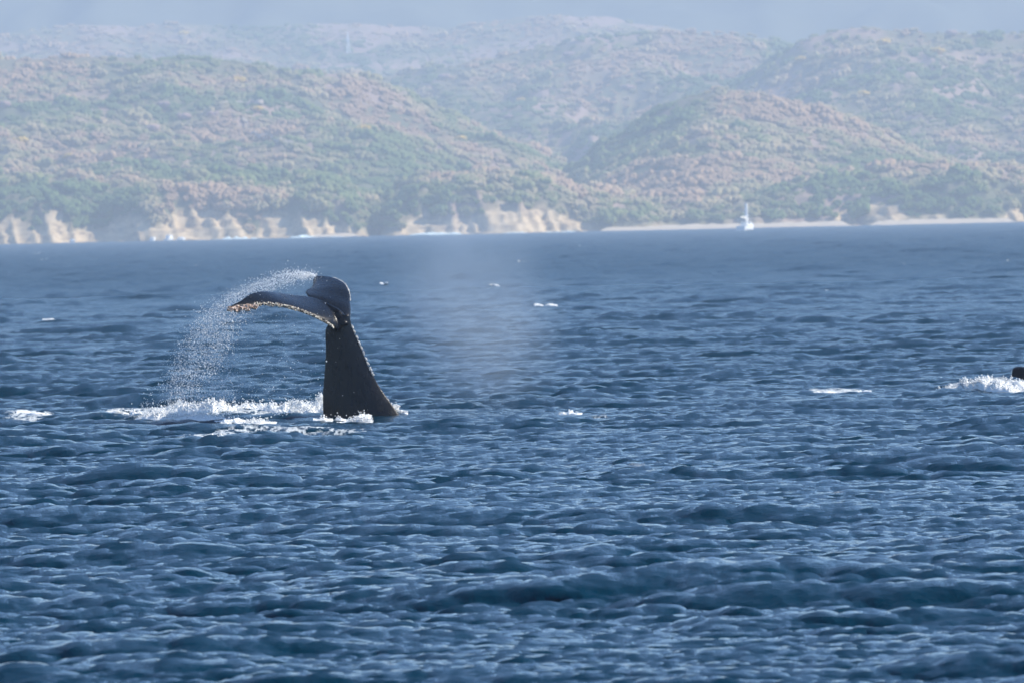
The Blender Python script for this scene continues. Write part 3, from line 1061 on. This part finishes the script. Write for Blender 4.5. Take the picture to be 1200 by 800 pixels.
def sheet(px0, px1, row, hgt, depth, y_off, seed, res=.014, rows=34, cut=.30, fx=7.0):
    """ragged heap of foam lying on the waves: its low places dip under the water"""
    ga, gb = G(px0, row(px0)), G(px1, row(px1))
    n_ = max(12, int((gb.x - ga.x) / res))
    px = np.linspace(px0, px1, n_)
    gg = [G(p, row(p)) for p in px]
    x0 = np.array([g.x for g in gg]); y0 = np.array([g.y for g in gg]) + y_off
    hp = np.array([hgt(p) for p in px]) * KPX * y0
    v = np.linspace(-1, 1, rows)
    Vv, X0 = np.meshgrid(v, x0, indexing='ij')
    Yy = y0[None] + Vv * depth * (.6 + .8 * fbm(X0 * 1.3, Vv * 0, 2, seed + 3)) + .25 * depth * (fbm(X0 * 2.1, Vv * 0 + 4, 3, seed) - .5)
    k = 1 / max(1.0, (gb.y / 180.0))
    big = fbm(X0 * fx * .22 * k, Yy * 1.6 * k, 3, seed + 7)
    fine = fbm(X0 * fx * .9 * k, Yy * fx * .5 * k, 5, seed + 9, .72)
    env = np.clip(1 - Vv ** 2, 0, 1) ** .8
    Z = hp[None] * env * (np.clip((big - cut) * 1.4 + (fine - .5) * .9, -.3, 1.0) * (.45 + .9 * fine)) + .012
    Z = np.where(env < .02, -.05, Z)
    base_z = sea_z(X0, Yy)
    return np.stack([X0 + .03 * (fine - .5), Yy, base_z + Z - .02 * (1 - env)], -1).reshape(-1, 3), grid_faces(rows, n_)


def lumps(sheets, n_, rr, lift, rng):
    """small clots of foam thrown up from the crests of foam sheets"""
    cs_, rs_ = [], []
    for V_, F_ in sheets:
        above = V_[:, 2] - sea_z(V_[:, 0], V_[:, 1])
        idx = np.flatnonzero(above > .02)
        if len(idx) == 0: continue
        w_ = above[idx] ** 1.2
        pick = rng.choice(idx, n_, p=w_ / w_.sum())
        c_ = V_[pick] + rng.normal(0, .02, (n_, 3)) + np.array([0, 0, 1]) * rng.exponential(lift, n_)[:, None]
        cs_.append(c_); rs_.append(rng.gamma(2.2, rr / 2.2, n_) + .003)
    return np.vstack(cs_), np.concatenate(rs_)


def join(vf):
    Vs, Fs, o_ = [], [], 0
    for V_, F_ in vf:
        Vs.append(V_); Fs.append(F_ + o_); o_ += len(V_)
    return np.vstack(Vs), np.vstack(Fs)


interp = lambda xs_, ys_: (lambda p: float(np.interp(p, xs_, ys_)))
hA = interp([110, 150, 175, 195, 230, 270, 300, 330, 352, 372, 395, 420, 436], [1, 4, 14, 21, 20, 18, 11, 10, 14, 19, 12, 7, 1])
rA = interp([110, 180, 250, 300, 434], [486, 492, 491, 489, 491])
parts_ = [sheet(160, 325, interp([0, 1], [495, 494]), interp([160, 185, 240, 290, 325], [1, 7, 9, 7, 1]), .35, -.5, 190), sheet(112, 436, rA, hA, .35, 0, 100), sheet(130, 436, rA, lambda p: hA(p) * .9, .4, .5, 120), sheet(150, 434, rA, lambda p: hA(p) * .85, .4, 1.1, 140),
          sheet(368, 437, interp([0, 1], [492.5, 492.5]), interp([368, 380, 395, 408, 425, 437], [3, 9, 11, 10, 9, 1]), .3, -.5, 180),
          sheet(345, 392, interp([0, 1], [489, 489]), interp([345, 368, 380, 392], [4, 27, 30, 10]), .35, 1.3, 160),
          sheet(452, 478, interp([0, 1], [490, 490]), interp([452, 459, 466, 478], [30, 27, 18, 1]), .3, .55, 170)]
rng = np.random.default_rng(21)
lc, lr = lumps(parts_, 1500, .006, .020, rng)
V, F = join(parts_)
lV, lF = blobs(lc, lr, OCT, .2, rng=rng)
tag(link('foam_clots', npmesh('foam_clots', lV, lF), mlump), 'loose white clots of foam tossed above the tail splash', 'foam', None, 'stuff')
tag(link('splash_foam', npmesh('splash_foam', V, F), mf), 'boiling white foam around the base of the raised whale tail', 'foam', None, 'stuff')
hB = interp([1096, 1112, 1130, 1150, 1200, 1250, 1300], [1, 7, 12, 13, 10, 11, 2])
rB = interp([1096, 1150, 1300], [455, 461, 462])
SB = [sheet(1096, 1300, rB, hB, .35, 0, 200, .018, 34, .2), sheet(1104, 1300, rB, hB, .4, .6, 220, .018, 34, .2), sheet(1110, 1290, rB, hB, .4, 1.2, 240, .018, 34, .2)]
V, F = join(SB)
lc, lr = lumps(SB, 1500, .006, .018, rng)
lV, lF = blobs(lc, lr, OCT, .2, rng=rng)
tag(link('foam_clots', npmesh('foam_clots', lV, lF), mlump), 'loose white clots of foam tossed up beside the low whale back', 'foam', None, 'stuff')
tag(link('bow_foam', npmesh('bow_foam', V, F), mf), 'bright white foam breaking in front of the low dark whale back', 'foam', None, 'stuff')

# spray thrown off the flukes: a falling curtain of drops
n = 11000
rng = np.random.default_rng(33)
px_l, py_l, dy_l, r_l = [], [], [], []
arc_o = spline([(368, 322), (345, 320), (318, 324), (290, 334), (262, 347), (240, 364), (222, 386), (208, 412), (196, 440), (190, 478)], 200)
arc_i = spline([(368, 326), (345, 330), (322, 340), (300, 362), (285, 380), (278, 400), (276, 425), (278, 450), (284, 470), (290, 488)], 200)
for i in range(n):
    u = rng.uniform(0, 1) ** .8
    k = int(u * 199)
    s = rng.beta(1.1, 1.5)
    q = arc_o[k] * (1 - s) + arc_i[k] * s
    px_l.append(q[0] + rng.normal(0, 5.5)); py_l.append(q[1] + rng.normal(0, 5))
    dy_l.append(1.7 * (1 - u * .8) - 1.2 * s + rng.normal(0, .25))
    r_l.append((rng.gamma(1.6, .0017) + .0019) * (1.1 if u > .5 else .95))
for i in range(150):                                    # strings of drops torn off the edge
    u = rng.uniform(.12, .97); k = int(u * 199); q = arc_o[k] * (1 - (s := rng.beta(1.1, 1.5))) + arc_i[k] * s
    tg = arc_o[min(k + 6, 199)] - arc_o[max(k - 6, 0)]; tg = tg / np.linalg.norm(tg)
    for j in range(int(rng.uniform(8, 22))):
        px_l.append(q[0] + tg[0] * j * .75 + rng.normal(0, .5)); py_l.append(q[1] + tg[1] * j * .75 + rng.normal(0, .5)); dy_l.append(1.7 * (1 - u * .8) - 1.2 * s); r_l.append(rng.uniform(.003, .009))
for i in range(1100):                                   # loose drops under the near fluke
    px_l.append(rng.normal(300, 40)); py_l.append(rng.uniform(345, 480)); dy_l.append(rng.normal(-.6, .5)); r_l.append(rng.gamma(1.5, .0015) + .0016)
for i in range(520):                                    # white burst at the far tip
    t = rng.beta(1, 2.2)
    px_l.append(366 - t * 42 + rng.normal(0, 2.0)); py_l.append(323.5 - t * 1 + rng.normal(0, 1.2 + 3.5 * t)); dy_l.append(1.85 + rng.normal(0, .12)); r_l.append(rng.uniform(.005, .012))
for i in range(1100):                                   # low fringe above the foam
    px_l.append(rng.uniform(165, 374)); h_ = rng.exponential(6)
    py_l.append(482 - h_ - 4 * math.sin(px_l[-1] * .09)); dy_l.append(rng.normal(0, .35)); r_l.append(rng.uniform(.004, .010))
cs = np.array([W(a, b_, c) for a, b_, c in zip(px_l, py_l, dy_l)])
rs = np.array(r_l)
V, F = blobs(cs, rs, OCT, .12, rng=rng)
tag(link('water_spray', npmesh('water_spray', V, F), md), 'curtain of bright water drops falling in an arc from the flukes', 'spray', None, 'stuff')

# whitecaps on the open sea
CAPS = [  # px, py, half width px, height px, label or None
    (985, 458, 36, 9, 'broad white crest breaking alone on open water, largest of the whitecaps'),
    (40, 490, 20, 3, 'low broken white crest left of the foam around the whale tail'),
    (668, 485, 14, 5, 'ragged white crest right of the whale tail beyond the mist'),
    (538, 508, 7, 5, 'tiny bright white crest in front of the pale mist'),
    (1092, 444, 12, 4, 'small white crest just ahead of the foam by the low whale back'),
    (96, 425, 6, 5, 'small rounded white crest on open water beyond the tail splash'),
    (255, 512, 24, 7, 'ragged white crest in front of the whale splash'),
    (130, 484, 16, 5, 'small white crest beside the outer edge of the tail splash'),
]
FARCAPS = [(580, 336, 6, 3), (612, 308, 6, 2), (636, 323, 6, 3), (677, 289, 5, 2), (710, 293, 4, 2), (1066, 311, 8, 3), (1084, 313, 6, 2), (1106, 318, 6, 2.5), (1112, 326, 5, 2), (958, 321, 4, 2), (967, 341, 5, 2.5), (1122, 380, 8, 3), (1147, 344, 5, 2), (42, 297, 7, 2.5), (20, 349, 6, 2), (52, 305, 5, 2), (453, 293, 4, 2), (795, 290, 5, 2), (840, 300, 4, 2), (1094, 288, 6, 2), (922, 366, 6, 2.5), (640, 360, 14, 2), (880, 420, 8, 2), (60, 378, 10, 2), (232, 312, 4, 1.5), (450, 335, 5, 2), (745, 410, 6, 2), (1185, 306, 6, 2)]


def cap(px, py, hw, hp, label, group=None):
    g = G(px, py)
    V_, F_ = sheet(px - hw, px + hw, lambda p: py + hp * .4, lambda p: (1.2 if g.y < 260 else .75) * hp * max(0, 1 - ((p - px) / hw) ** 2) * (.1 + 1.5 * float(vnoise(p / 1.6, px, 3))), .3 if g.y < 260 else .6, 0, int(px * 7 + py), .02 if g.y < 260 else .05, 14, .34 if g.y < 260 else .40)
    me_ = npmesh('whitecap', V_ - np.array([g.x, g.y, 0]), F_)
    me_.materials.append(mf)
    o = bpy.data.objects.new('whitecap', me_)
    o.location = (g.x, g.y, 0)
    COL.objects.link(o)
    tag(o, label, 'whitecap', group)


for a in CAPS: cap(*a, 'whitecaps on the open sea')
def cap_label(px, py):
    if py < 330:
        wh = 'below the left cliffs' if px < 300 else 'beyond the whale tail and mist' if px < 760 else 'below the anchored sailboat' if px < 980 else 'below the right end of the beach'
        return 'tiny far white crest on the sea ' + wh
    wh = 'left of the spray arc' if px < 200 else 'beside the whale flukes' if px < 500 else 'around the drifting mist' if px < 700 else 'between the mist and the low whale back' if px < 1000 else 'beyond the low whale back'
    return 'small thin white crest on the sea ' + wh


for a in FARCAPS: cap(a[0], a[1], a[2] * (.8 if a[1] < 330 else 1), a[3] * (.5 if a[1] < 330 else .75), cap_label(a[0], a[1]), 'whitecaps on the open sea')

# ------------------------------------------------------------------ mist of a blow, drifting
bm = bmesh.new()
bmesh.ops.create_icosphere(bm, subdivisions=3, radius=1)
mi, nt, b = mat('drifting_mist')
nt.nodes.remove(b)
pv = nt.nodes.new('ShaderNodeVolumePrincipled')
pv.inputs['Color'].default_value = (.74, .87, 1, 1)
pv.inputs['Anisotropy'].default_value = .2
tc = nt.nodes.new('ShaderNodeTexCoord')
ln = nt.nodes.new('ShaderNodeVectorMath'); ln.operation = 'LENGTH'
nt.links.new(tc.outputs['Object'], ln.inputs[0])
mn = N(nt, 'ShaderNodeTexNoise', Scale=1.3, Detail=4, Roughness=.6)
nt.links.new(tc.outputs['Object'], mn.inputs['Vector'])
rad = math_(nt, 'ADD', ln.outputs['Value'], math_(nt, 'MULTIPLY', math_(nt, 'SUBTRACT', mn.outputs['Fac'], .5), 1.7))
edge_ = ramp(nt, ln.outputs['Value'], [(.45, 1.0), (.97, 0.0)])
fall = math_(nt, 'MULTIPLY', edge_, ramp(nt, rad, [(0.0, 1.0), (0.3, .8), (0.6, .3), (0.95, 0.0)], 'EASE'))
dn = math_(nt, 'MULTIPLY', fall, ramp(nt, mn.outputs['Fac'], [(0.3, .5), (0.7, 1.0)]))
MIST = 0.42
nt.links.new(math_(nt, 'MULTIPLY', dn, MIST), pv.inputs['Density'])
nt.links.new(pv.outputs[0], nt.nodes['Material Output'].inputs['Volume'])
mo = bobj('mist', bm, mi)
mc = P(556, 368, 186)
mo.location = mc
mo.scale = (2.4, 2.0, 3.0)
mo.rotation_euler = (0, math.radians(-12), 0)
tag(mo, 'faint pale mist of a whale blow drifting over the water', 'mist', None, 'stuff')

# ------------------------------------------------------------------ haze
bm = bmesh.new()
box(bm, (0, 0, 143), (19400, 19400, 300))
mh, nt, b = mat('sea_haze')
nt.nodes.remove(b)
pv = nt.nodes.new('ShaderNodeVolumePrincipled')
pv.inputs['Color'].default_value = (.73, .86, 1.0, 1)
pv.inputs['Density'].default_value = 0.00014
pv.inputs['Anisotropy'].default_value = .15
nt.links.new(pv.outputs[0], nt.nodes['Material Output'].inputs['Volume'])
hz = bobj('haze', bm, mh)
tag(hz, 'blue coastal haze over the sea and the hills', 'haze', None, 'stuff')
